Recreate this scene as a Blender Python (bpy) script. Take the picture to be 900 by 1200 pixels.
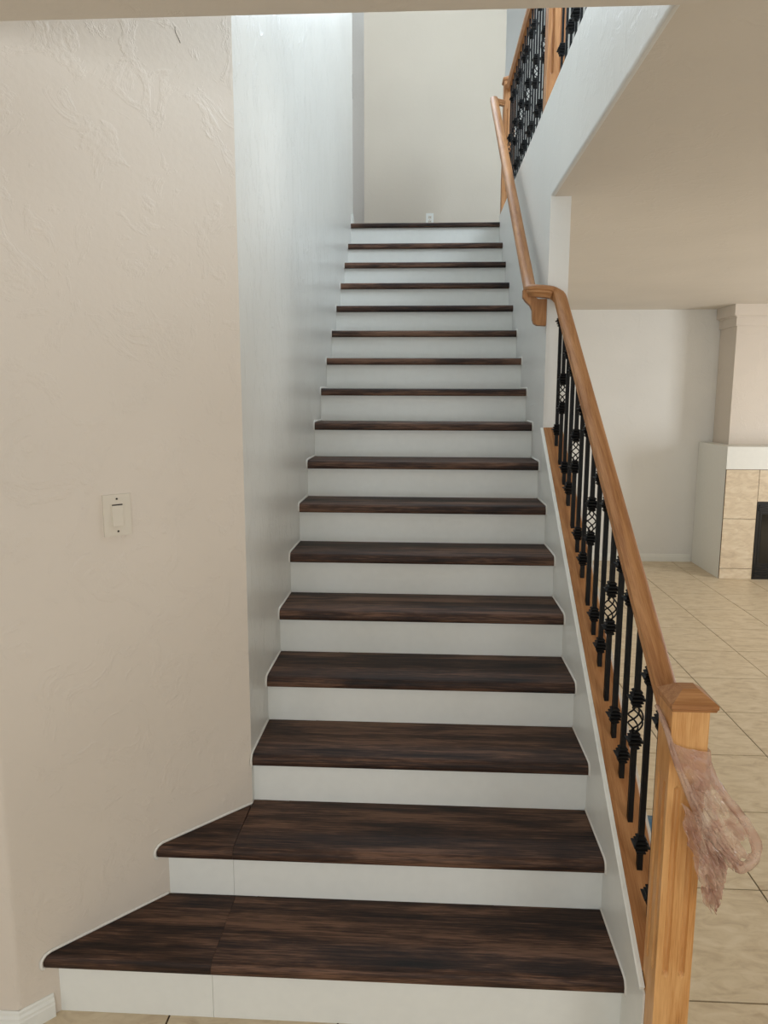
import bpy, bmesh, math, random
from mathutils import Vector, Matrix
random.seed(7)
for o in list(bpy.data.objects): bpy.data.objects.remove(o)
S = bpy.context.scene; C = S.collection

# ------------------------------------------------------------------ camera
CP = Vector((0.5949, -1.5096, 1.8476)); YAW, PIT, ROL = 0.0494, -0.1451, 0.0030
FPX, CX, CY = 813.2, 455.9, 583.0
cy, sy, cp, sp = math.cos(YAW), math.sin(YAW), math.cos(PIT), math.sin(PIT)
fw = Vector((-sy*cp, cy*cp, sp)); rt = Vector((cy, sy, 0)); up = rt.cross(fw)
cr, sr = math.cos(ROL), math.sin(ROL)
r2 = rt*cr + up*sr; u2 = up*cr - rt*sr
cam = bpy.data.cameras.new('camera'); co = bpy.data.objects.new('camera', cam); C.objects.link(co)
M = Matrix((( r2.x, u2.x, -fw.x, CP.x), (r2.y, u2.y, -fw.y, CP.y), (r2.z, u2.z, -fw.z, CP.z), (0, 0, 0, 1)))
co.matrix_world = M
cam.sensor_fit = 'HORIZONTAL'; cam.sensor_width = 36; cam.lens = FPX/900*36
cam.shift_x = -(CX-450)/900; cam.shift_y = (CY-600)/900
cam.clip_start = 0.02
S.camera = co

# ------------------------------------------------------------------ light
S.view_settings.view_transform = 'Standard'; S.view_settings.look = 'None'
S.view_settings.gamma = 1; S.view_settings.use_curve_mapping = False
S.view_settings.exposure = 0.14
w = bpy.data.worlds.new('world'); S.world = w; w.use_nodes = True
w.node_tree.nodes['Background'].inputs[0].default_value = (0.8, 0.86, 1, 1)
w.node_tree.nodes['Background'].inputs[1].default_value = 0.6
def area(name, loc, direction, sx, sy_, power, col):
    l = bpy.data.lights.new(name, 'AREA'); l.shape = 'RECTANGLE'; l.size = sx; l.size_y = sy_
    l.energy = power; l.color = col
    o = bpy.data.objects.new(name, l); C.objects.link(o); o.location = loc
    o.rotation_euler = Vector(direction).to_track_quat('-Z', 'Y').to_euler()
    return o
# daylight through the windows of the house (all outside the frame), plus an added west hall fill
area('daylight_stair_window', (0.68, 5.385, 5.90), (0, -1, 0), 0.85, 0.88, 34, (0.78, 0.89, 1.0))
area('daylight_front_window', (0.3, -4.35, 1.45), (0, 1, 0.02), 3.0, 1.9, 43, (0.84, 0.93, 1.0))
area('daylight_patio_door', (6.35, 3.3, 1.35), (-1, 0, 0), 1.3, 1.7, 76, (0.95, 0.98, 1.0))
area('daylight_side_window', (-2.85, -2.4, 1.5), (1, 0.1, 0), 1.6, 1.4, 16, (0.92, 0.97, 1.0))
area('daylight_hall_window', (2.74, 1.55, 5.0), (-1, 0, -0.06), 1.9, 1.5, 104, (0.74, 0.87, 1.0))
area('fill_west_hall', (-1.85, 5.2, 4.8), (1, 0, 0), 0.8, 1.2, 10, (0.98, 0.97, 0.95))  # added fill to brighten the wall strip past the left corner
area('daylight_living_front', (4.2, -4.35, 1.6), (0, 1, 0), 2.4, 1.8, 48, (0.92, 0.98, 1.0))

# ------------------------------------------------------------------ materials
def lin(c):
    return tuple([((v/255)/12.92 if v/255 <= 0.04045 else ((v/255+0.055)/1.055)**2.4) for v in c]) + (1,)
def newmat(name):
    m = bpy.data.materials.new(name); m.use_nodes = True
    nt = m.node_tree; return m, nt, nt.nodes['Principled BSDF']
def node(nt, t, **kw):
    n = nt.nodes.new(t)
    for k, v in kw.items(): setattr(n, k, v)
    return n
def ramp(nt, stops):
    n = nt.nodes.new('ShaderNodeValToRGB'); e = n.color_ramp.elements
    while len(e) < len(stops): e.new(0.5)
    for i, (p, c) in enumerate(stops): e[i].position = p; e[i].color = c
    return n
def plain(name, c, rough=0.5, metal=0.0, bump=0.0, bscale=40, spec=0.5):
    m, nt, b = newmat(name)
    b.inputs['Base Color'].default_value = lin(c); b.inputs['Roughness'].default_value = rough
    b.inputs['Metallic'].default_value = metal; b.inputs['Specular IOR Level'].default_value = spec
    tc = node(nt, 'ShaderNodeTexCoord'); n = node(nt, 'ShaderNodeTexNoise'); n.inputs['Scale'].default_value = bscale
    n.inputs['Detail'].default_value = 4
    nt.links.new(tc.outputs['Object'], n.inputs['Vector'])
    r = ramp(nt, [(0.3, lin([v*0.988 for v in c])), (0.7, lin(c))]); nt.links.new(n.outputs['Fac'], r.inputs[0])
    nt.links.new(r.outputs[0], b.inputs['Base Color'])
    if bump:
        bp = node(nt, 'ShaderNodeBump'); bp.inputs['Strength'].default_value = bump; bp.inputs['Distance'].default_value = 0.002
        nt.links.new(n.outputs['Fac'], bp.inputs['Height']); nt.links.new(bp.outputs[0], b.inputs['Normal'])
    return m
def wallpaint(name, c, rough, texture, stretch=(1, 1, 1)):
    # painted drywall with a hand-trowelled / knock-down relief
    m, nt, b = newmat(name)
    b.inputs['Roughness'].default_value = rough
    tc = node(nt, 'ShaderNodeTexCoord'); mp = node(nt, 'ShaderNodeMapping'); mp.inputs['Scale'].default_value = stretch
    nt.links.new(tc.outputs['Object'], mp.inputs['Vector'])
    n1 = node(nt, 'ShaderNodeTexNoise'); n1.inputs['Scale'].default_value = 7; n1.inputs['Detail'].default_value = 6; n1.inputs['Roughness'].default_value = 0.65
    n1.inputs['Distortion'].default_value = 1.2
    n2 = node(nt, 'ShaderNodeTexNoise'); n2.inputs['Scale'].default_value = 55; n2.inputs['Detail'].default_value = 3
    for n in (n1, n2): nt.links.new(mp.outputs[0], n.inputs['Vector'])
    r1 = ramp(nt, [(0.52, (0, 0, 0, 1)), (0.60, (1, 1, 1, 1))]); nt.links.new(n1.outputs['Fac'], r1.inputs[0])
    mx = node(nt, 'ShaderNodeMath', operation='MULTIPLY'); nt.links.new(r1.outputs[0], mx.inputs[0]); nt.links.new(n2.outputs['Fac'], mx.inputs[1])
    ad = node(nt, 'ShaderNodeMath', operation='MULTIPLY_ADD'); nt.links.new(n2.outputs['Fac'], ad.inputs[0]); ad.inputs[1].default_value = 0.35
    nt.links.new(mx.outputs[0], ad.inputs[2])
    bp = node(nt, 'ShaderNodeBump'); bp.inputs['Strength'].default_value = texture; bp.inputs['Distance'].default_value = 0.004
    nt.links.new(ad.outputs[0], bp.inputs['Height']); nt.links.new(bp.outputs[0], b.inputs['Normal'])
    n3 = node(nt, 'ShaderNodeTexNoise'); n3.inputs['Scale'].default_value = 1.5
    nt.links.new(tc.outputs['Object'], n3.inputs['Vector'])
    r = ramp(nt, [(0.3, lin([v*0.975 for v in c])), (0.7, lin(c))]); nt.links.new(n3.outputs['Fac'], r.inputs[0])
    nt.links.new(r.outputs[0], b.inputs['Base Color'])
    return m
def wood(name, stops, rough, along=1.6, across=30, rnd=True, bump=0.15, spec=0.5, rows=False):
    # grain follows the per-vertex attribute 'grain' = (length, across, across)
    m, nt, b = newmat(name)
    at = node(nt, 'ShaderNodeAttribute', attribute_name='grain')
    oi = node(nt, 'ShaderNodeObjectInfo')
    mu = node(nt, 'ShaderNodeMath', operation='MULTIPLY'); nt.links.new(oi.outputs['Random'], mu.inputs[0]); mu.inputs[1].default_value = 37.0 if rnd else 0
    cb = node(nt, 'ShaderNodeCombineXYZ'); nt.links.new(mu.outputs[0], cb.inputs[0]); nt.links.new(mu.outputs[0], cb.inputs[1])
    va = node(nt, 'ShaderNodeVectorMath', operation='ADD'); nt.links.new(at.outputs['Vector'], va.inputs[0]); nt.links.new(cb.outputs[0], va.inputs[1])
    def nz(sx, sx2, det, dist=0.0):
        mp = node(nt, 'ShaderNodeMapping'); mp.inputs['Scale'].default_value = (sx, sx2, sx2)
        nt.links.new(va.outputs[0], mp.inputs['Vector'])
        n = node(nt, 'ShaderNodeTexNoise'); n.inputs['Scale'].default_value = 1; n.inputs['Detail'].default_value = det
        n.inputs['Roughness'].default_value = 0.6; n.inputs['Distortion'].default_value = dist
        nt.links.new(mp.outputs[0], n.inputs['Vector']); return n
    a = nz(along, across*0.45, 5, 0.5 if rows else 1.0); f = nz(along*6, across*9, 3)
    mixn = node(nt, 'ShaderNodeMath', operation='MULTIPLY_ADD'); nt.links.new(f.outputs['Fac'], mixn.inputs[0]); mixn.inputs[1].default_value = 0.45
    sc = node(nt, 'ShaderNodeMath', operation='MULTIPLY'); nt.links.new(a.outputs['Fac'], sc.inputs[0]); sc.inputs[1].default_value = 0.75
    nt.links.new(sc.outputs[0], mixn.inputs[2])
    if rows:
        c_ = nz(0.55, 11, 2); f2 = nz(4, across*3.2, 3)
        m2 = node(nt, 'ShaderNodeMath', operation='MULTIPLY_ADD'); nt.links.new(c_.outputs['Fac'], m2.inputs[0]); m2.inputs[1].default_value = 0.55; nt.links.new(mixn.outputs[0], m2.inputs[2])
        m3 = node(nt, 'ShaderNodeMath', operation='MULTIPLY_ADD'); nt.links.new(f2.outputs['Fac'], m3.inputs[0]); m3.inputs[1].default_value = 0.45; nt.links.new(m2.outputs[0], m3.inputs[2])
        mixn = node(nt, 'ShaderNodeMath', operation='SUBTRACT'); nt.links.new(m3.outputs[0], mixn.inputs[0]); mixn.inputs[1].default_value = 0.505
    r = ramp(nt, stops); nt.links.new(mixn.outputs[0], r.inputs[0])
    nt.links.new(r.outputs[0], b.inputs['Base Color'])
    b.inputs['Roughness'].default_value = rough; b.inputs['Specular IOR Level'].default_value = spec
    bp = node(nt, 'ShaderNodeBump'); bp.inputs['Strength'].default_value = bump; bp.inputs['Distance'].default_value = 0.001
    nt.links.new(f.outputs['Fac'], bp.inputs['Height']); nt.links.new(bp.outputs[0], b.inputs['Normal'])
    return m
def tilemat(name, c1, c2, c3):
    m, nt, b = newmat(name)
    ge = node(nt, 'ShaderNodeNewGeometry'); oi = node(nt, 'ShaderNodeObjectInfo')
    mp = node(nt, 'ShaderNodeMapping'); mp.inputs['Scale'].default_value = (9, 22, 22)
    nt.links.new(ge.outputs['Position'], mp.inputs['Vector'])
    va = node(nt, 'ShaderNodeVectorMath', operation='ADD'); nt.links.new(mp.outputs[0], va.inputs[0])
    mu = node(nt, 'ShaderNodeMath', operation='MULTIPLY'); nt.links.new(oi.outputs['Random'], mu.inputs[0]); mu.inputs[1].default_value = 50
    cb = node(nt, 'ShaderNodeCombineXYZ'); nt.links.new(mu.outputs[0], cb.inputs[2]); nt.links.new(cb.outputs[0], va.inputs[1])
    n = node(nt, 'ShaderNodeTexNoise'); n.inputs['Scale'].default_value = 1; n.inputs['Detail'].default_value = 7; n.inputs['Roughness'].default_value = 0.62; n.inputs['Distortion'].default_value = 0.8
    nt.links.new(va.outputs[0], n.inputs['Vector'])
    r = ramp(nt, [(0.28, lin(c1)), (0.5, lin(c2)), (0.72, lin(c3))]); nt.links.new(n.outputs['Fac'], r.inputs[0])
    nt.links.new(r.outputs[0], b.inputs['Base Color']); b.inputs['Roughness'].default_value = 0.42
    bp = node(nt, 'ShaderNodeBump'); bp.inputs['Strength'].default_value = 0.12; bp.inputs['Distance'].default_value = 0.002
    nt.links.new(n.outputs['Fac'], bp.inputs['Height']); nt.links.new(bp.outputs[0], b.inputs['Normal'])
    return m
M_beige = wallpaint('cream_wall_paint', (224, 213, 200), 0.42, 0.42)
M_left = wallpaint('window_lit_glossy_paint', (230, 228, 221), 0.31, 0.75, (1, 1.8, 0.7))  # same paint as the cream walls; cooler window light put into the colour
M_back = wallpaint('shaded_landing_paint', (212, 201, 185), 0.5, 0.15)  # same beige as the other walls, darkened to put shade into the colour
M_white = plain('white_trim_paint', (236, 236, 230), 0.35, bump=0.05, bscale=30)
M_wallw = wallpaint('white_stairwell_paint', (234, 233, 229), 0.45, 0.3)
M_ceil = wallpaint('ceiling_paint', (224, 215, 202), 0.7, 0.35)
M_tread = wood('dark_vinyl_plank', [(0.36, lin((20, 14, 12))), (0.49, lin((45, 31, 25))), (0.60, lin((68, 47, 36))), (0.74, lin((112, 82, 64)))], 0.55, along=2.6, across=46, bump=0.5, spec=0.28, rows=True)
M_oak = wood('oak_handrail', [(0.30, lin((102, 64, 36))), (0.52, lin((160, 108, 64))), (0.74, lin((192, 140, 92)))], 0.5, along=2.5, across=60, spec=0.35)
M_oak2 = wood('golden_oak_newel', [(0.30, lin((142, 90, 44))), (0.52, lin((200, 141, 80))), (0.74, lin((224, 172, 112)))], 0.40, along=2.2, across=48)
M_iron = plain('black_satin_iron', (8, 8, 9), 0.5, 0.0, spec=0.22)
M_black = plain('black_firebox_enamel', (9, 9, 9), 0.35)
M_glass = plain('smoked_firebox_glass', (20, 21, 20), 0.08)
M_tile = tilemat('beige_floor_tile', (196, 174, 144), (218, 200, 170), (230, 214, 188))
M_stile = tilemat('beige_surround_tile', (196, 176, 150), (216, 198, 170), (228, 214, 190))
M_grout = plain('brown_grout', (98, 78, 58), 0.9)
M_plast = plain('ivory_switch_plastic', (222, 213, 198), 0.35)
M_dark = plain('dark_slot', (60, 52, 44), 0.6)
M_blue = plain('blue_film', (18, 92, 130), 0.3)
M_caulk = plain('white_caulk', (232, 228, 220), 0.5)
def bagmat():
    m, nt, b = newmat('thin_tan_plastic_film')
    tc = node(nt, 'ShaderNodeTexCoord'); n = node(nt, 'ShaderNodeTexNoise'); n.inputs['Scale'].default_value = 12; n.inputs['Detail'].default_value = 4; n.inputs['Distortion'].default_value = 1.2
    nt.links.new(tc.outputs['Object'], n.inputs['Vector'])
    r = ramp(nt, [(0.3, lin((176, 130, 112))), (0.5, lin((212, 174, 152))), (0.7, lin((236, 210, 190)))]); nt.links.new(n.outputs['Fac'], r.inputs[0])  # fold shading painted in: darker reddish tan where the film dips
    nt.links.new(r.outputs[0], b.inputs['Base Color'])
    b.inputs['Roughness'].default_value = 0.22
    ar = ramp(nt, [(0.35, (0.72,)*3+(1,)), (0.65, (0.30,)*3+(1,))]); nt.links.new(n.outputs['Fac'], ar.inputs[0])
    nt.links.new(ar.outputs[0], b.inputs['Alpha'])
    bp = node(nt, 'ShaderNodeBump'); bp.inputs['Strength'].default_value = 0.7; bp.inputs['Distance'].default_value = 0.004
    nt.links.new(n.outputs['Fac'], bp.inputs['Height']); nt.links.new(bp.outputs[0], b.inputs['Normal'])
    return m
M_bag = bagmat()

# ------------------------------------------------------------------ helpers
def link(name, me, mat, parent=None, grain=None, smooth=False):
    if mat: me.materials.append(mat)
    if grain is not None:
        ax = Vector(grain).normalized(); o1 = ax.orthogonal().normalized(); o2 = ax.cross(o1)
        if 'grain' not in me.attributes:
            a = me.attributes.new('grain', 'FLOAT_VECTOR', 'POINT')
            for i, v in enumerate(me.vertices): a.data[i].vector = (v.co.dot(ax), v.co.dot(o1), v.co.dot(o2))
    if smooth:
        for p in me.polygons: p.use_smooth = True
    o = bpy.data.objects.new(name, me); C.objects.link(o)
    if parent: o.parent = parent
    return o
def bm2(name, bm, mat, parent=None, grain=None, smooth=False, bev=0.0, seg=2):
    if bev:
        es = [e for e in bm.edges if len(e.link_faces) == 2 and e.calc_face_angle(0) > 0.5]
        bmesh.ops.bevel(bm, geom=es, offset=bev, segments=seg, affect='EDGES', profile=0.5, clamp_overlap=True)
    bmesh.ops.recalc_face_normals(bm, faces=bm.faces)
    me = bpy.data.meshes.new(name); bm.to_mesh(me); bm.free()
    return link(name, me, mat, parent, grain, smooth)
def bbox(bm, x0, x1, y0, y1, z0, z1):
    vs = [bm.verts.new(p) for p in ((x0,y0,z0),(x1,y0,z0),(x1,y1,z0),(x0,y1,z0),(x0,y0,z1),(x1,y0,z1),(x1,y1,z1),(x0,y1,z1))]
    for f in ((0,3,2,1),(4,5,6,7),(0,1,5,4),(1,2,6,5),(2,3,7,6),(3,0,4,7)): bm.faces.new([vs[i] for i in f])
def box(name, b, mat, parent=None, bev=0.0, grain=None, seg=2):
    bm = bmesh.new(); bbox(bm, *b); return bm2(name, bm, mat, parent, grain, bev=bev, seg=seg)
def prism(bm, pts, axis, a, b):
    # pts: 2D polygon; axis 'x','y','z' extruded from a to b
    def P(p, t):
        return {'x': (t, p[0], p[1]), 'y': (p[0], t, p[1]), 'z': (p[0], p[1], t)}[axis]
    A = [bm.verts.new(P(p, a)) for p in pts]; B = [bm.verts.new(P(p, b)) for p in pts]
    n = len(pts); bm.faces.new(A); bm.faces.new(B[::-1])
    for i in range(n): bm.faces.new((A[i], B[i], B[(i+1) % n], A[(i+1) % n]))
def pris(name, pts, axis, a, b, mat, parent=None, bev=0, grain=None, seg=2):
    bm = bmesh.new(); prism(bm, pts, axis, a, b); return bm2(name, bm, mat, parent, grain, bev=bev, seg=seg)
def st(o): o['kind'] = 'structure'; return o
def empty(name, loc, label, cat, group=None):
    o = bpy.data.objects.new(name, None); C.objects.link(o); o.location = loc; o.empty_display_size = 0.1
    o['label'] = label; o['category'] = cat
    if group: o['group'] = group
    bpy.context.view_layer.update()
    return o
def tag(o, label, cat, group=None):
    o['label'] = label; o['category'] = cat
    if group: o['group'] = group
    return o
def sweep(bm, path, prof, cap=True):
    # path: Vectors; prof: (side, up) pairs; returns grain coords per vertex
    rings = []; g = []; L = 0
    for i, p in enumerate(path):
        t = (path[min(i+1, len(path)-1)] - path[max(i-1, 0)]).normalized()
        s = t.cross(Vector((0, 0, 1)))
        s = s.normalized() if s.length > 1e-4 else Vector((1, 0, 0))
        u = s.cross(t)
        if i: L += (p - path[i-1]).length
        rings.append([bm.verts.new(p + s*a + u*b) for a, b in prof]); g += [(L, a, b) for a, b in prof]
    n = len(prof)
    for i in range(len(rings)-1):
        for j in range(n): bm.faces.new((rings[i][j], rings[i][(j+1) % n], rings[i+1][(j+1) % n], rings[i+1][j]))
    if cap: bm.faces.new(rings[0][::-1]); bm.faces.new(rings[-1])
    return g
def sweep_obj(name, path, prof, mat, parent=None, smooth=False):
    bm = bmesh.new(); g = sweep(bm, [Vector(p) for p in path], prof)
    bmesh.ops.recalc_face_normals(bm, faces=bm.faces)
    me = bpy.data.meshes.new(name); bm.to_mesh(me); bm.free()
    a = me.attributes.new('grain', 'FLOAT_VECTOR', 'POINT')
    for i, v in enumerate(g): a.data[i].vector = v
    return link(name, me, mat, parent, smooth=smooth)
def shade_auto(o, ang=0.6):
    for p in o.data.polygons: p.use_smooth = True
    m = o.modifiers.new('edges', 'EDGE_SPLIT'); m.split_angle = ang

# ------------------------------------------------------------------ dimensions
W = 1.177; RUN = 0.249; RISE = 0.185; T = 0.040; FZ = 0.02
DC = 0.753                      # diagonal wall: Y = X + DC
WX = W + 0.095                  # far face of the stair wall
LAND = 3.207; TOPZ = 6.45; CUR = 3.26
HY = 0.185                      # edge of the low ceiling
def capz(y): return 0.262 + 0.744*y
def railz(y): return 0.958 + 0.734*y
BX = W + 0.0475                 # centre line of the balustrade

# ------------------------------------------------------------------ structure
# floor: grout bed + tiles laid one by one where the photograph shows them
fl = st(box('floor', (-3, 6.5, -4.5, 6.3, -0.08, FZ-0.005), M_grout))
TS, TY0, TX0 = 0.504, 4.445, 2.376
def tile_mesh(x0, x1, y0, y1):
    bm = bmesh.new(); g = 0.003
    bbox(bm, x0+g, x1-g, y0+g, y1-g, FZ-0.0035, FZ)
    return bm
rest = bmesh.new()
shared = {}
for i in range(-11, 9):
    for j in range(-4, 18):
        x0 = max(TX0 + i*TS, -3); x1 = min(TX0 + (i+1)*TS, 6.5)
        y1 = TY0 - j*TS; y0 = max(y1 - TS, -4.5); y1 = min(y1, 6.25)
        if x1-x0 < 0.05 or y1-y0 < 0.03: continue
        # under the staircase
        inview = (x1 > WX and x0 < 4.6 and y1 > -0.9) or (x0 < WX and x1 > -0.9 and y0 < HY+0.1 and y1 > -0.6)
        if x1 <= WX and y0 > 0.3: continue
        if inview:
            w_, h_ = x1-x0, y1-y0; key = (round(w_, 3), round(h_, 3))
            if key not in shared:
                bm = bmesh.new(); g = 0.0032; bbox(bm, g, w_-g, g, h_-g, -0.0055, 0)
                o = bm2('tile', bm, M_tile, fl, bev=0.0008, seg=1); shared[key] = o.data
            else:
                o = bpy.data.objects.new('tile', shared[key]); C.objects.link(o); o.parent = fl
            o.location = (x0, y0, FZ + random.uniform(-0.0003, 0.0003))
        else:
            bbox(rest, x0+0.0022, x1-0.0022, y0+0.0022, y1-0.0022, FZ-0.0035, FZ)
o = bm2('tile_field', rest, M_tile, fl); o['kind'] = 'stuff'

# left side: upper stair wall, diagonal wall with rounded outer corner
st(pris('wall_left', [(0, DC), (0, 4.41)] + [(-0.02+0.02*math.cos(a), 4.41+0.02*math.sin(a)) for a in (0.4, 0.8, 1.2, 1.57)] + [(-0.11, 4.43), (-0.13, 4.41), (-0.13, DC)], 'z', FZ, TOPZ, M_left))
st(box('wall_west_hall', (-1.9, 0.2, 6.1, 6.22, LAND, TOPZ), M_wallw))
st(box('wall_west_end', (-2.0, -1.9, 0.34, 6.22, LAND, TOPZ), M_wallw))
st(box('wall_west_near', (-1.9, -0.13, 4.3, 4.36, LAND, TOPZ), M_wallw))
st(box('floor', (-1.9, -0.0, 4.44, 6.2, 3.08, LAND), M_tread, grain=(1, 0, 0)))
st(box('baseboard_west', (0.0, 0.011, 4.285, 4.41, LAND, LAND+0.085), M_white))
def arc(cx_, cy_, r, a0, a1, n=5):
    return [(cx_+r*math.cos(math.radians(a0+(a1-a0)*i/n)), cy_+r*math.sin(math.radians(a0+(a1-a0)*i/n))) for i in range(n+1)]
r_ = 0.03; cxr, cyr = -0.553-r_*math.tan(math.radians(22.5)), 0.2+r_
pts = [(0, DC)] + arc(cxr, cyr, r_, -45, -90) + [(-3, 0.2), (-3, 0.34), (-0.61, 0.34), (-0.131, 0.815), (-0.001, DC+0.0)]
bmx = bmesh.new(); prism(bmx, pts[:-1], 'z', FZ, TOPZ)
wd = st(bm2('wall_front_left', bmx, M_beige))
# scuffs on the walls
def scuff(name, a, b, n, parent, wd_=0.0008):
    a, b, n = Vector(a), Vector(b), Vector(n); path = []
    for i in range(6):
        t = i/5; p = a.lerp(b, t) + n*0.0006 + Vector((0, 0, 0))
        p += (b-a).cross(n)*0.08*math.sin(t*5); path.append(p)
    bm = bmesh.new(); sweep(bm, path, [(wd_*math.cos(k*math.pi/2), wd_*0.6*math.sin(k*math.pi/2)) for k in range(4)])
    return bm2(name, bm, M_dark, parent)
scuff('scuff_mark', (-0.130, 0.623, 2.895), (-0.122, 0.631, 2.855), (0.7071, -0.7071, 0), wd)
wl = bpy.data.objects['wall_left']
scuff('scuff_mark', (0, 4.42, 4.38), (0, 4.41, 4.28), (1, 0, 0), wl)
scuff('scuff_mark', (0, 4.40, 4.27), (0, 4.43, 4.20), (1, 0, 0), wl)
# baseboards left
def baseboard(name, path, h, side, mat=M_white, d=0.012):
    # moulded baseboard profile swept along the foot of a wall
    k = side
    prof = [(0, 0), (k*d, 0), (k*d, h*0.55), (k*d*0.85, h*0.62), (k*d*0.85, h*0.72), (k*d*0.5, h*0.82), (k*d*0.45, h*0.93), (k*d*0.2, h), (0, h)]
    bm = bmesh.new(); sweep(bm, [Vector(p) for p in path], prof); return st(bm2(name, bm, mat))
s2 = 0.70711
baseboard('baseboard_left', [(-0.487+0.0, 0.266, FZ), (-0.553, 0.200, FZ), (-0.58, 0.1995, FZ), (-3, 0.1995, FZ)], 0.072, -1)
# stair wall, knee wall and fascia: one drywall piece
KY = 0.142
pts = [(KY, FZ), (6.25, FZ), (6.25, 2.77), (4.29, 2.771), (4.29, CUR), (1.93, CUR), (1.93, capz(1.93)-0.026), (KY, capz(KY)-0.026)]
ws = st(pris('wall_stair', pts, 'x', W, WX, M_wallw, bev=0.006, seg=3))
bmx = bmesh.new(); prism(bmx, [(W, 2.772+0.012)] + [(W+0.012-0.012*math.cos(a), 2.784-0.012*math.sin(a)) for a in (0.4, 0.8, 1.2)] + [(W+0.014, 2.772), (W+0.018, 2.772), (W+0.018, CUR), (W, CUR)], 'y', HY, 1.93)
st(bm2('wall_fascia', bmx, M_wallw))
st(box('trim_2', (W+0.018, WX, HY, 1.93, LAND, CUR), M_wallw))
# outer white trim of the knee wall
pts = [(KY+0.01, FZ), (1.94, FZ), (1.94, capz(1.94)-0.028), (KY+0.01, capz(KY+0.01)-0.028)]
st(pris('trim_1', pts, 'x', WX, WX+0.014, M_white, bev=0.002, seg=1))
# living room shell
st(box('wall_back', (WX, 6.5, 6.25, 6.37, FZ, 2.9), M_wallw))
st(box('wall_right', (6.5, 6.62, -4.5, 6.37, -0.08, 2.9), M_beige))
st(box('wall_front', (-3.1, 6.62, -4.62, -4.5, -0.08, 2.9), M_beige))
st(box('wall_west', (-3.12, -3, -4.5, 0.34, -0.08, 2.9), M_beige))
st(pris('ceiling', [(W+0.018, -4.5), (6.5, -4.5), (6.5, 6.25), (WX, 6.25), (WX, 1.93), (W+0.018, 1.93)], 'z', 2.772, LAND-0.001, M_ceil))
st(box('ceiling', (-3, W+0.018, -4.5, HY, 2.70, LAND-0.001), M_ceil, bev=0.006))
baseboard('baseboard_back', [(WX, 6.2495, FZ), (3.59, 6.2495, FZ)], 0.085, 1)
# upper floor
st(box('floor', (-0.0, WX, 4.285, 6.4, 3.08, LAND), M_tread, grain=(1, 0, 0)))
st(box('floor', (WX, 2.8, 4.3, 6.4, LAND-0.001, LAND), M_tread, grain=(1, 0, 0)))
# landing back wall with the high window opening
bmx = bmesh.new()
wx0, wx1, wz0, wz1 = 0.235, 1.125, 5.43, 6.36
bbox(bmx, 0.01, wx0, 5.4, 5.52, LAND, TOPZ); bbox(bmx, wx1, 1.31, 5.4, 5.52, LAND, TOPZ)
bbox(bmx, wx0, wx1, 5.4, 5.52, LAND, wz0); bbox(bmx, wx0, wx1, 5.4, 5.52, wz1, TOPZ)
bbox(bmx, 1.20, 1.31, 5.52, 6.4, LAND, TOPZ)
st(bm2('wall_landing', bmx, M_back))
wf = bmesh.new()
bbox(wf, wx0, wx0+0.04, 5.44, 5.5, wz0, wz1); bbox(wf, wx1-0.04, wx1, 5.44, 5.5, wz0, wz1)
bbox(wf, wx0+0.04, wx1-0.04, 5.44, 5.5, wz0, wz0+0.04); bbox(wf, wx0+0.04, wx1-0.04, 5.44, 5.5, wz1-0.04, wz1)
st(bm2('window_1', wf, M_white))
st(box('wall_hall_end', (1.2, 2.9, 6.4, 6.5, LAND, TOPZ), M_wallw))
st(box('wall_hall_right', (2.8, 2.9, HY, 6.4, LAND, TOPZ), M_wallw))
st(box('wall_over_header', (-0.9, 2.9, HY-0.12, HY-0.002, LAND, TOPZ), M_wallw))
st(box('ceiling', (-2.0, 2.9, 0.05, 6.5, TOPZ, TOPZ+0.1), M_wallw))

# ------------------------------------------------------------------ staircase
stair = empty('staircase', (0, RUN, FZ), 'straight flight of dark wood-look treads with white risers, flared at its foot', 'staircase')
inv_st = Matrix.Translation(-Vector((0, RUN, FZ)))
def adopt(o, par, m=None):
    o.parent = par; o.matrix_parent_inverse = par.matrix_world.inverted(); return o
NP = [(0.030, 0.0), (0.006, 0.0), (0.0015, 0.003), (0.0, 0.010), (0.0, 0.024), (0.003, 0.032), (0.009, 0.0375), (0.018, T)]
def tread_part(name, k, xl_fn, xr, par, yb, thick=T, z0=None):
    yf = k*RUN; z0 = k*RISE if z0 is None else z0
    rows = [(yf+a, z0+b*(thick/T)) for a, b in NP]
    zt = z0+thick
    brk = [yb]
    if k == 2: brk = [DC, yb] if yb > DC else [yb]
    rows += [(y, zt) for y in brk]
    rows = [(yb, z0)] + rows
    bm = bmesh.new(); Lv = []; Rv = []
    for y, z in rows:
        Lv.append(bm.verts.new((xl_fn(y), y, z))); Rv.append(bm.verts.new((xr, y, z)))
    n = len(rows)
    for i in range(n): bm.faces.new((Lv[i], Rv[i], Rv[(i+1) % n], Lv[(i+1) % n]))
    bm.faces.new(Lv[::-1]); bm.faces.new(Rv)
    o = bm2(name, bm, M_tread, None, grain=(1, 0, 0)); adopt(o, par); shade_auto(o, 0.9); return o
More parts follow.
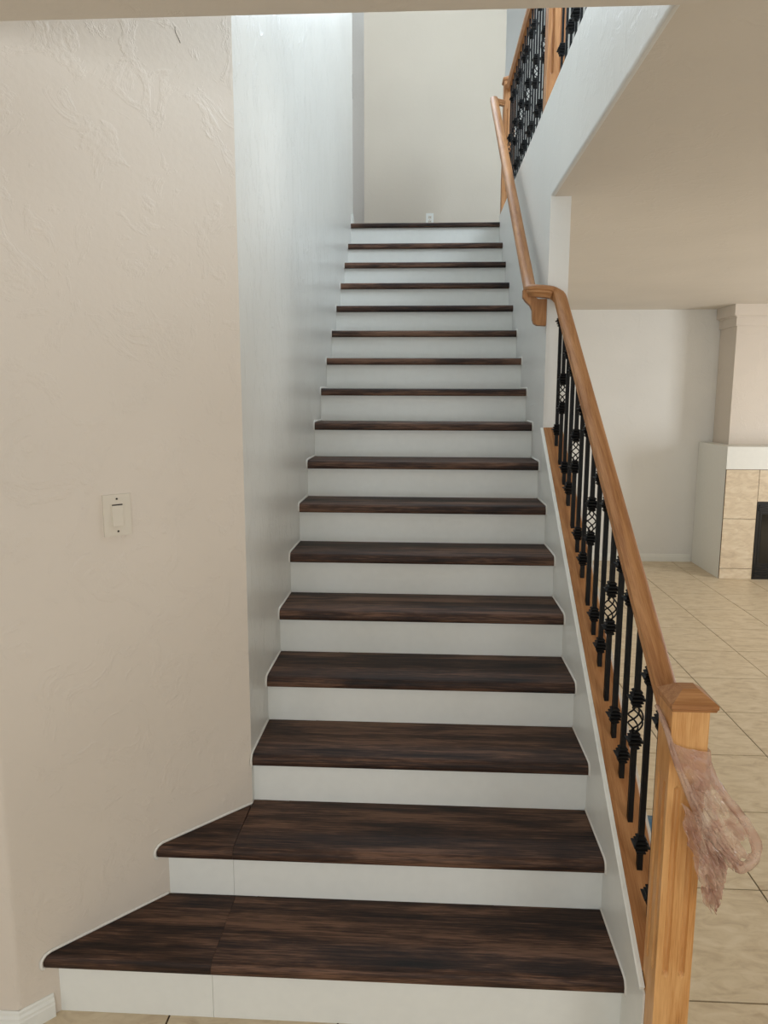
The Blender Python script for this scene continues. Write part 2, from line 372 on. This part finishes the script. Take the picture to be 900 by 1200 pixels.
def caulk_part(par, k, p0fn, ys, nrm, thick=T):
    # bead of white caulk where the tread end meets the wall
    yf = k*RUN; z0 = k*RISE
    pr = [(yf+a, z0+b) for a, b in NP[1:]] + [(ys, z0+T)]
    off = 0.005; path = []
    for i, (y, z) in enumerate(pr):
        y2 = y - (off*0.8 if i < 6 else 0); z2 = z + (off*0.8 if i > 4 else 0)
        path.append(Vector((p0fn(y), y2, z2)) + Vector(nrm)*0.001)
    bm = bmesh.new(); rings = []
    for i, p in enumerate(path):
        t = (path[min(i+1, len(path)-1)]-path[max(i-1, 0)]).normalized(); n1 = Vector(nrm); n2 = t.cross(n1).normalized()
        rings.append([bm.verts.new(p + n1*0.004*math.cos(a) + n2*0.006*math.sin(a)) for a in (0, 1.57, 3.14, 4.71)])
    for i in range(len(rings)-1):
        for j in range(4): bm.faces.new((rings[i][j], rings[i][(j+1) % 4], rings[i+1][(j+1) % 4], rings[i+1][j]))
    o = bm2('caulk_bead', bm, M_caulk, None, smooth=True); adopt(o, par)
for k in range(1, 17):
    yb = (k+1)*RUN + 0.028
    if k <= 2:
        tr = bpy.data.objects.new('tread', None); C.objects.link(tr); tr.location = (0, k*RUN, k*RISE); bpy.context.view_layer.update(); adopt(tr, stair)
        bpy.context.view_layer.update()
        seam = -0.0035
        tread_part('plank', k, lambda y: min(y-DC, -0.012), seam-0.0008, tr, min(yb, DC-0.012) if k == 2 else yb)
        tread_part('plank', k, lambda y: seam if y < DC-0.003 else 0.0, W, tr, yb)
        caulk_part(tr, k, lambda y: y-DC, min(yb, DC)-0.002, (s2, -s2, 0))
        caulk_par = tr
    else:
        tr = tread_part('tread', k, lambda y: 0.0, W, stair, yb)
        caulk_par = tr
        bpy.context.view_layer.update()
        caulk_part(tr, k, lambda y: 0.0, yb-0.002, (1, 0, 0))
    bpy.context.view_layer.update()
    if k in (1, 2, 3, 4, 5, 6, 7, 8, 9, 10, 11, 12): caulk_part(caulk_par, k, lambda y: W, yb-0.002, (-1, 0, 0))
tread_part('landing_nosing', 17, lambda y: 0.0, W, stair, 17*RUN+0.12, thick=0.035, z0=LAND-0.035)
for k in range(1, 18):
    y = k*RUN + 0.030; zb = FZ if k == 1 else (k-1)*RISE + T; zt = k*RISE if k < 17 else LAND-0.035
    if k <= 2:
        rs = bpy.data.objects.new('riser', None); C.objects.link(rs); rs.location = (0, y, zb); bpy.context.view_layer.update(); adopt(rs, stair)
        bpy.context.view_layer.update()
        adopt(box('riser_board', (y-DC+0.001, -0.0105, y, y+0.012, zb, zt), M_white), rs)
        adopt(box('riser_board', (-0.0095, W, y, y+0.012, zb, zt), M_white), rs)
    else:
        adopt(box('riser', (0, W, y, y+0.012, zb, zt), M_white), stair)
# skirt board on the open side with its moulded white lip
pts = [(0.11, FZ), (0.30, FZ)] + [(1.93, capz(1.93)-0.30)] + [(1.93, capz(1.93)-0.03), (0.11, capz(0.11)-0.03)]
adopt(pris('skirt_board', [(0.11, FZ), (1.93, FZ), (1.93, capz(1.93)-0.024), (0.11, capz(0.11)-0.024)], 'x', W-0.0005, W+0.0045, M_white), stair)
adopt(sweep_obj('skirt_moulding', [(W, 0.108, capz(0.108)-0.001), (W, 1.93, capz(1.93)-0.001)],
      [(0.0, -0.03), (-0.004, -0.028), (-0.009, -0.02), (-0.012, -0.008), (-0.012, -0.002), (-0.008, 0.0), (0.002, 0.0)], M_white), stair)

# ------------------------------------------------------------------ ironwork meshes
def sq_lathe(bm, prof, ang=0.0, cx_=0, cy_=0):
    rings = []
    for r, z in prof:
        rings.append([bm.verts.new((cx_ + r*math.sqrt(2)*math.cos(ang+math.pi/4+k*math.pi/2), cy_ + r*math.sqrt(2)*math.sin(ang+math.pi/4+k*math.pi/2), z)) for k in range(4)])
    for i in range(len(rings)-1):
        for j in range(4): bm.faces.new((rings[i][j], rings[i][(j+1) % 4], rings[i+1][(j+1) % 4], rings[i+1][j]))
    bm.faces.new(rings[0][::-1]); bm.faces.new(rings[-1])
def mesh_of(bm, name, mat):
    bmesh.ops.recalc_face_normals(bm, faces=bm.faces)
    me = bpy.data.meshes.new(name); bm.to_mesh(me); bm.free(); me.materials.append(mat); return me
KN = [(0.0085, -0.027), (0.013, -0.023), (0.0135, -0.020), (0.0105, -0.016), (0.0165, -0.012), (0.017, -0.009), (0.013, -0.006), (0.0225, -0.0015), (0.0225, 0.0015), (0.013, 0.006), (0.017, 0.009), (0.0165, 0.012), (0.0105, 0.016), (0.0135, 0.020), (0.013, 0.023), (0.0085, 0.027)]
b_ = bmesh.new(); sq_lathe(b_, KN, 0.0); ME_KN = mesh_of(b_, 'knuckle', M_iron)
b_ = bmesh.new(); BH = 0.082
for k in range(4):
    cpts = []
    for i in range(15):
        t = i/14; a = k*math.pi/2 + t*math.pi*1.35; R_ = 0.003 + 0.0195*math.sin(math.pi*t)**0.8
        cpts.append(Vector((R_*math.cos(a), R_*math.sin(a), (t-0.5)*BH)))
    sweep(b_, cpts, [(0.0027*math.cos(q), 0.0027*math.sin(q)) for q in (0, 1.26, 2.51, 3.77, 5.03)])
ME_BK = mesh_of(b_, 'basket', M_iron)
def bar_mesh(L, mid=None):
    b = bmesh.new(); h = 0.0075 if L < 0.8 else 0.0050
    if mid is None: bbox(b, -h, h, -h, h, 0, L)
    else: bbox(b, -h, h, -h, h, 0, mid-BH/2+0.002); bbox(b, -h, h, -h, h, mid+BH/2-0.002, L)
    return mesh_of(b, 'baluster', M_iron)
def baluster(root, x, y, zb, L, kind, mid, klow, khigh, cache):
    key = (kind, round(L, 3))
    if key not in cache: cache[key] = bar_mesh(L, mid if kind == 'basket' else None)
    o = bpy.data.objects.new('baluster', cache[key]); C.objects.link(o)
    o.parent = root; o.location = Vector((x, y, zb)) - root.location
    o.rotation_euler = (0, 0, random.uniform(-0.06, 0.06))
    def sub(n, me, z):
        c = bpy.data.objects.new(n, me); C.objects.link(c); c.parent = o; c.location = (0, 0, z)
    if kind == 'basket':
        sub('basket', ME_BK, mid); sub('knuckle', ME_KN, mid+BH/2+0.024); sub('knuckle', ME_KN, mid-BH/2-0.024)
    else:
        sub('knuckle', ME_KN, klow); sub('knuckle', ME_KN, khigh)

# newel post with flutes on each face
def fluted_post(bm, x0, x1, y0, y1, z0, z1, fz0, fz1, nf=2):
    # square post; each face carries recessed round-ended flutes
    w_ = x1-x0; fw_ = 0.0165; cxm, cym = (x0+x1)/2, (y0+y1)/2
    for q in range(4):
        a = q*math.pi/2; R = Matrix.Rotation(a, 4, 'Z'); hw = w_/2
        cs = [(-0.0195), (0.0195)]
        # columns: build face as grid with flute columns recessed
        xs = [-hw]
        for c in cs: xs += [c-fw_/2, c-fw_*0.3, c, c+fw_*0.3, c+fw_/2]
        xs += [hw]
        zs = [z0, fz0-0.006, fz0, fz0+0.008, fz1-0.008, fz1, fz1+0.006, z1]
        grid = []
        for z in zs:
            row = []
            for i, x in enumerate(xs):
                d = 0
                ph = (i-1) % 5
                if 0 < i < len(xs)-1 and fz0 <= z <= fz1:
                    full = fz0+0.001 < z < fz1-0.001
                    if ph in (1, 3): d = 0.0062 if full else 0.0
                    elif ph == 2: d = 0.0085 if full else 0.0035
                p = R @ Vector((x, -hw+d, 0)); row.append(bm.verts.new((cxm+p.x, cym+p.y, z)))
            grid.append(row)
        for i in range(len(zs)-1):
            for j in range(len(xs)-1): bm.faces.new((grid[i][j], grid[i][j+1], grid[i+1][j+1], grid[i+1][j]))
    bmesh.ops.remove_doubles(bm, verts=bm.verts, dist=0.0001)
    bmesh.ops.holes_fill(bm, edges=[e for e in bm.edges if e.is_boundary], sides=60)
def newel_cap(bm, x0, x1, y0, y1, z, h=0.035):
    b = [(x0, y0), (x1, y0), (x1, y1), (x0, y1)]; cx_, cy_ = (x0+x1)/2, (y0+y1)/2
    lv = []
    for s_, zz in ((0.93, z-0.008), (0.96, z-0.002), (1.0, z), (1.0, z+0.009), (0.34, z+h), ):
        lv.append([bm.verts.new((cx_+(p[0]-cx_)*s_, cy_+(p[1]-cy_)*s_, zz)) for p in b])
    for i in range(len(lv)-1):
        for j in range(4): bm.faces.new((lv[i][j], lv[i][(j+1) % 4], lv[i+1][(j+1) % 4], lv[i+1][j]))
    bm.faces.new(lv[0][::-1]); bm.faces.new(lv[-1])
RP = [(-0.017, -0.052), (-0.020, -0.040), (-0.0275, -0.032), (-0.0275, -0.024), (-0.024, -0.021), (-0.0275, -0.017), (-0.0275, -0.006), (-0.022, 0.0), (-0.012, 0.004), (0.0, 0.0055),
      (0.012, 0.004), (0.022, 0.0), (0.0275, -0.006), (0.0275, -0.017), (0.024, -0.021), (0.0275, -0.024), (0.0275, -0.032), (0.020, -0.040), (0.017, -0.052)]

# ------------------------------------------------------------------ lower balustrade
rail = empty('stair_balustrade', (BX, 0.095, FZ), 'oak handrail, fluted newel and black iron balusters beside the lower steps', 'railing')
NX0, NX1, NY0, NY1 = 1.182, 1.268, 0.052, 0.138
bm = bmesh.new(); fluted_post(bm, NX0, NX1, NY0, NY1, FZ, 1.127, 0.43, 0.93)
npost = bm2('newel_post', bm, M_oak2, None, grain=(0, 0, 1)); adopt(npost, rail); shade_auto(npost, 0.25); bpy.context.view_layer.update()
bm = bmesh.new(); newel_cap(bm, NX0-0.006, NX1+0.016, NY0-0.010, NY1+0.010, 1.131, 0.036)
adopt(bm2('post_cap', bm, M_oak, None, grain=(1, 0, 0)), npost)
def bez(p0, p1, p2, p3, n):
    p0, p1, p2, p3 = map(Vector, (p0, p1, p2, p3))
    return [p0*(1-t)**3 + p1*3*t*(1-t)**2 + p2*3*t*t*(1-t) + p3*t**3 for t in [i/n for i in range(n+1)]]
UX = W-0.075
def upz(y): return 2.387 + 0.7885*(y-1.997)
path = [(BX, NY1-0.002, railz(NY1)), (BX, 0.7, railz(0.7)), (BX, 1.3, railz(1.3)), (BX, 1.78, railz(1.78))]
path = [Vector(p) for p in path]
path += bez((BX, 1.82, railz(1.82)), (BX, 1.885, railz(1.885)), (BX, 1.893, 2.352), (BX-0.045, 1.893, 2.358), 7)
path += bez((BX-0.06, 1.893, 2.360), (UX, 1.893, 2.366), (UX, 1.905, 2.366), (UX, 1.985, upz(1.985)), 7)
path += [Vector((UX, y, upz(y))) for y in (2.1, 2.8, 3.5, 4.16)]
hr = sweep_obj('handrail', path, RP, M_oak); adopt(hr, rail); shade_auto(hr, 0.7)
# rounded top end and return into the upper newel
bm = bmesh.new(); sweep(bm, [Vector((UX+0.0, 4.165, upz(4.16)-0.01)), Vector((W+0.006, 4.205, upz(4.16)-0.012))], [(a*0.75, b*0.75) for a, b in RP])
adopt(bm2('rail_return', bm, M_oak, None, grain=(1, 0, 0)), rail)
# sloping wooden base board that carries the balusters
pc = [(-0.0475, -0.030), (-0.0475, -0.006), (-0.0435, 0.0), (0.0435, 0.0), (0.0475, -0.006), (0.0475, -0.030)]
cs_ = 1/math.sqrt(1+0.744**2)
sh = sweep_obj('base_board', [(BX, NY1, capz(NY1)), (BX, 1.93, capz(1.93))], [(a, b*cs_) for a, b in pc], M_oak); adopt(sh, rail)
# scrolled bracket under the turn of the rail
bp_ = [(1.063, 2.352), (1.063, 2.318), (1.078, 2.298), (1.098, 2.280), (1.109, 2.258), (1.112, 2.215), (1.118, 2.196), (1.134, 2.186), (W-0.001, 2.184), (W-0.001, 2.309), (1.135, 2.309), (1.112, 2.322), (1.102, 2.340), (1.110, 2.352)]
adopt(pris('rail_bracket', bp_, 'y', 1.935, 1.975, M_oak, bev=0.002, seg=1, grain=(0, 0, 1)), rail)
cache = {}
for i in range(16):
    y = 1.826 - 0.1062*i; zb = capz(y)-0.006; zt = railz(y)-0.045
    kind = 'basket' if i % 3 == 1 else 'plain'
    L = 0.655
    baluster(rail, BX, y, zb, L, kind, 0.325, 0.078, L-0.075, cache)

# ------------------------------------------------------------------ upper balcony railing
bal = empty('balcony_railing', (BX, 4.24, CUR), 'oak and black iron railing along the upstairs hall above the stairs', 'railing')
RZ = 4.20
hp = sweep_obj('handrail', [(BX, HY+0.02, RZ), (BX, 4.2, RZ)], RP, M_oak); adopt(hp, bal)
adopt(box('base_board', (BX-0.040, BX+0.040, HY+0.02, 4.2, CUR, CUR+0.018), M_white, bev=0.003), bal)
for (y0, y1, nm) in ((4.2, 4.286, 'newel_post'), (2.185, 2.305, 'newel_post')):
    d = (y1-y0); bm = bmesh.new()
    x0 = BX-0.043; fluted_post(bm, x0, x0+0.086, (y0+y1)/2-0.043, (y0+y1)/2+0.043, CUR, 4.225, CUR+0.16, 4.02)
    p = bm2(nm, bm, M_oak, None, grain=(0, 0, 1)); adopt(p, bal); shade_auto(p, 0.5); bpy.context.view_layer.update()
    bm = bmesh.new(); newel_cap(bm, x0-0.01, x0+0.096, (y0+y1)/2-0.053, (y0+y1)/2+0.053, 4.232, 0.034)
    adopt(bm2('post_cap', bm, M_oak, None, grain=(1, 0, 0)), p)
cache = {}
for i in range(-5, 33):
    y = 3.80 - 0.1033*(i-0) + 0.0
    if y > 4.15 or y < HY+0.06 or 2.14 < y < 2.35: continue
    kind = 'basket' if i % 3 == 0 else 'plain'
    baluster(bal, BX, y, CUR+0.010, 0.90, kind, 0.445, 0.185, 0.90-0.155, cache)

# ------------------------------------------------------------------ fireplace
fp = empty('fireplace', (4.3, 5.52, FZ), 'tiled corner fireplace with white mantel box in the living room', 'fireplace')
FX, FY = 3.605, 5.519
bm = bmesh.new(); bbox(bm, FX, 5.35, FY+0.012, 6.248, FZ, 1.137); bbox(bm, FX, 5.35, FY, 6.248, 1.137, 1.362)
adopt(bm2('mantel_box', bm, M_white, None), fp)
adopt(box('chimney_breast', (3.75, 5.20, 5.85, 6.248, 1.362, 2.771), M_beige, bev=0.008), fp)
bm = bmesh.new()
bbox(bm, 3.735, 5.215, 5.835, 6.247, 2.56, 2.66); bbox(bm, 3.70, 5.25, 5.80, 6.247, 2.66, 2.7715); bbox(bm, 3.72, 5.23, 5.82, 6.247, 2.648, 2.662)
adopt(bm2('crown_moulding', bm, M_beige, None, bev=0.006), fp)
tls = [(FX+0.004, 3.928, 0.641, 1.132), (FX+0.004, 3.928, 0.130, 0.636), (FX+0.004, 3.928, FZ+0.001, 0.125),
       (3.933, 4.37, 0.817, 1.132), (4.375, 4.80, 0.817, 1.132), (4.835, 5.34, 0.641, 1.132), (4.835, 5.34, 0.130, 0.636), (4.835, 5.34, FZ+0.001, 0.125)]
for a, b, c_, d in tls:
    adopt(box('tile', (a, b, FY-0.004, FY+0.011, c_, d), M_stile, bev=0.001, seg=1), fp)
adopt(box('grout', (FX+0.002, 5.345, FY-0.001, FY+0.0115, FZ, 1.136), M_grout), fp)
fb = box('firebox', (3.93, 4.83, FY-0.008, FY+0.3, FZ, 0.814), M_black); adopt(fb, fp); bpy.context.view_layer.update()
for z in (0.05, 0.075, 0.10, 0.125, 0.15, 0.72, 0.745, 0.77): adopt(box('louver', (3.95, 4.81, FY-0.018, FY-0.006, z, z+0.012), M_black), fb)
adopt(box('glass_door', (3.985, 4.775, FY-0.014, FY-0.007, 0.19, 0.69), M_glass), fb)
adopt(box('door_frame', (3.965, 4.795, FY-0.012, FY-0.006, 0.172, 0.708), M_black), fb)

# ------------------------------------------------------------------ small things
# rocker light switch on the diagonal wall
Ms = Matrix((( s2, 0.0, s2, -0.301), (s2, 0, -s2, 0.4525), (0, 1, 0, 1.501), (0, 0, 0, 1)))  # x along wall, y up, z out of wall
Ms = Matrix(((s2, 0, s2, -0.3005), (s2, 0, -s2, 0.4525), (0, 1, 0, 1.5010), (0, 0, 0, 1)))
def local_box(name, b, mat, par, bev=0.0):
    bm = bmesh.new(); bbox(bm, *b)
    o = bm2(name, bm, mat, par, bev=bev); return o
sw = bpy.data.objects.new('light_switch', None); C.objects.link(sw); sw.matrix_world = Ms
tag(sw, 'ivory rocker light switch plate on the wall left of the stairs', 'switch')
local_box('wall_plate', (-0.040, 0.040, -0.061, 0.061, 0.0002, 0.006), M_plast, sw, bev=0.003)
rk = local_box('rocker_frame', (-0.0185, 0.0185, -0.035, 0.035, 0.005, 0.0072), M_plast, sw, bev=0.001)
ro = local_box('rocker', (-0.0155, 0.0155, -0.0315, 0.028, 0.006, 0.0095), M_plast, sw, bev=0.0015)
ro.rotation_euler = (math.radians(-2.5), 0, 0)
local_box('slot', (-0.0155, 0.0155, 0.0285, 0.0325, 0.0068, 0.0076), M_dark, sw)
for z in (-0.048, 0.048):
    b = bmesh.new(); bmesh.ops.create_cone(b, cap_ends=True, segments=12, radius1=0.0032, radius2=0.0026, depth=0.002, matrix=Matrix.Translation((0, z, 0.0068)))
    bm2('screw', b, M_dark, sw)
# outlet on the landing wall
ou = empty('wall_outlet', (0.6325, 5.3995, 3.505), 'white duplex outlet low on the wall behind the top landing', 'outlet')
pl = box('wall_plate', (-0.036, 0.036, -0.0055, 0, -0.058, 0.058), M_white, ou, bev=0.002)
for z in (-0.02, 0.02):
    rc = box('receptacle', (-0.016, 0.016, -0.0075, -0.005, z-0.014, z+0.014), M_plast, ou, bev=0.003)
    for x in (-0.006, 0.006): box('slot', (x-0.0015, x+0.0015, -0.008, -0.007, z-0.004, z+0.006), M_dark, rc)
box('screw', (-0.002, 0.002, -0.0068, -0.005, -0.002, 0.002), M_dark, ou)
# crumpled piece of blue plastic on the tiles behind the newel
b = bmesh.new(); n = 9; rr = random.Random(3)
g = [[b.verts.new((1.44 + 0.20*i/(n-1), 1.02+0.34*j/(n-1) + rr.uniform(-.008, .008), FZ + 0.006 + 0.035*rr.random()*(0 < i < n-1)*(0 < j < n-1))) for j in range(n)] for i in range(n)]
for i in range(n-1):
    for j in range(n-1): b.faces.new((g[i][j], g[i+1][j], g[i+1][j+1], g[i][j+1]))
o = bm2('plastic_wrapper', b, M_blue, smooth=True); sm = o.modifiers.new('thick', 'SOLIDIFY'); sm.thickness = 0.001
tag(o, 'small crumpled blue plastic wrapper on the floor tiles just behind the newel', 'wrapper')

# ------------------------------------------------------------------ plastic bag on the newel
bag = empty('plastic_bag', (1.27, 0.03, 0.95), 'thin tan translucent plastic bag looped and knotted round the newel post', 'bag')
BO = Vector((1.27, 0.03, 0.95))
def lerp_curve(c, t):
    c = [Vector(p) for p in c]; s = t*(len(c)-1); i = min(int(s), len(c)-2); f = s-i
    p0, p1, p2, p3 = c[max(i-1, 0)], c[i], c[i+1], c[min(i+2, len(c)-1)]
    return 0.5*((2*p1) + (p2-p0)*f + (2*p0-5*p1+4*p2-p3)*f*f + (3*p1-p0-3*p2+p3)*f**3)
from mathutils import noise
def film(name, A, B, nu, nv, amp, pleat, seed=0, bulge=0.0, hole=None):
    nu, nv = nu*2, nv*2
    b = bmesh.new(); G = []
    for i in range(nu+1):
        u = i/nu; a, c = lerp_curve(A, u), lerp_curve(B, u); row = []
        for j in range(nv+1):
            v = j/nv; p = a.lerp(c, v)
            q = Vector((p.x*30+seed, p.z*30, v*3))
            e = math.sin(math.pi*v)**0.5 if 0 < v < 1 else 0.0
            crk = abs(noise.noise(q*2.2)) + 0.5*abs(noise.noise(q*5.0+Vector((3, 1, 2))))
            p += Vector((0.25*amp*noise.noise(q*1.3), -abs(amp*noise.noise(q)) - 0.55*amp*crk - bulge*e + pleat*math.sin(v*21+3.5*noise.noise(q*0.4)+seed), 0.3*amp*noise.noise(q+Vector((5, 5, 5)))))
            row.append(b.verts.new(p-BO))
        G.append(row)
    for i in range(nu):
        for j in range(nv):
            if hole and hole(i/nu, j/nv): continue
            b.faces.new((G[i][j], G[i+1][j], G[i+1][j+1], G[i][j+1]))
    return bm2(name, b, M_bag, bag, smooth=False)
def rope(name, c, r0, r1, n=26, seed=0, flat=0.6):
    b = bmesh.new(); rings = []
    for i in range(n+1):
        t = i/n; p = lerp_curve(c, t); d = (lerp_curve(c, min(t+0.02, 1))-lerp_curve(c, max(t-0.02, 0))).normalized()
        s = d.cross(Vector((0, 1, 0))).normalized(); u = s.cross(d); R = r0+(r1-r0)*t
        rings.append([b.verts.new(p-BO + (s*math.cos(q)+u*math.sin(q)*flat)*R*(1+0.35*math.sin(3*q+t*14+seed)+0.25*noise.noise(p*60))) for q in [k*math.pi/5 for k in range(10)]])
    for i in range(n):
        for j in range(10): b.faces.new((rings[i][j], rings[i][(j+1) % 10], rings[i+1][(j+1) % 10], rings[i+1][j]))
    b.faces.new(rings[0][::-1]); b.faces.new(rings[-1])
    return bm2(name, b, M_bag, bag, smooth=True)
yf = 0.046
# sheet stretched across the front of the post
film('bag_sheet', [(1.176, 0.12, 1.095), (1.178, yf, 1.068), (1.190, yf, 1.045), (1.225, yf, 1.033), (1.272, yf, 1.028), (1.276, 0.10, 1.02)],
     [(1.174, 0.12, 1.075), (1.177, yf-.004, 1.035), (1.196, yf-.004, 0.975), (1.232, yf-.006, 0.90), (1.278, yf-.006, 0.885), (1.284, 0.09, 0.90)], 26, 16, 0.006, 0.0012, 1)
# gathered handle running down from the left edge of the post to the loop
rope('bag_handle', [(1.172, 0.13, 1.10), (1.174, 0.06, 1.072), (1.190, 0.036, 1.01), (1.215, 0.032, 0.945), (1.242, 0.026, 0.885), (1.285, 0.02, 0.815), (1.345, 0.02, 0.757)], 0.005, 0.008, 30, 1)
rope('bag_handle', [(1.176, 0.10, 1.085), (1.180, 0.045, 1.05), (1.204, 0.03, 0.985), (1.232, 0.026, 0.925), (1.26, 0.02, 0.87), (1.31, 0.016, 0.80), (1.352, 0.018, 0.762)], 0.003, 0.005, 30, 2)
# outer strand of the loop
rope('bag_handle', [(1.276, 0.07, 0.99), (1.292, 0.05, 0.95), (1.33, 0.035, 0.895), (1.368, 0.03, 0.845), (1.390, 0.03, 0.800), (1.386, 0.03, 0.768), (1.362, 0.025, 0.752), (1.338, 0.02, 0.757)], 0.008, 0.013, 34, 3)
# film hanging between the strands
film('bag_loop', [(1.212, 0.03, 0.95), (1.24, 0.025, 0.885), (1.28, 0.02, 0.82), (1.335, 0.02, 0.762)],
     [(1.284, 0.06, 0.965), (1.325, 0.04, 0.90), (1.365, 0.03, 0.845), (1.384, 0.03, 0.79)], 22, 18, 0.016, 0.005, 4,
     hole=lambda u, v: u > 0.74 and u < 0.92 and 0.62 < v < 0.84)
film('bag_loop', [(1.222, 0.028, 0.935), (1.245, 0.022, 0.87), (1.268, 0.02, 0.80), (1.29, 0.02, 0.75)],
     [(1.275, 0.05, 0.945), (1.29, 0.035, 0.88), (1.315, 0.03, 0.82), (1.345, 0.02, 0.75)], 20, 14, 0.014, 0.005, 9)
# crumpled tail hanging below
film('bag_tail', [(1.208, 0.03, 0.905), (1.212, 0.025, 0.85), (1.232, 0.02, 0.79), (1.252, 0.02, 0.72), (1.262, 0.02, 0.675), (1.278, 0.02, 0.650)],
     [(1.238, 0.03, 0.895), (1.262, 0.02, 0.84), (1.292, 0.015, 0.78), (1.306, 0.015, 0.73), (1.306, 0.015, 0.68), (1.298, 0.02, 0.650)], 30, 16, 0.022, 0.006, 6, bulge=0.012)
film('bag_tail', [(1.212, 0.04, 0.90), (1.226, 0.03, 0.84), (1.25, 0.03, 0.78), (1.268, 0.03, 0.71), (1.28, 0.03, 0.655)],
     [(1.25, 0.04, 0.87), (1.282, 0.03, 0.81), (1.315, 0.025, 0.76), (1.315, 0.025, 0.70), (1.302, 0.03, 0.655)], 26, 12, 0.02, 0.005, 12)
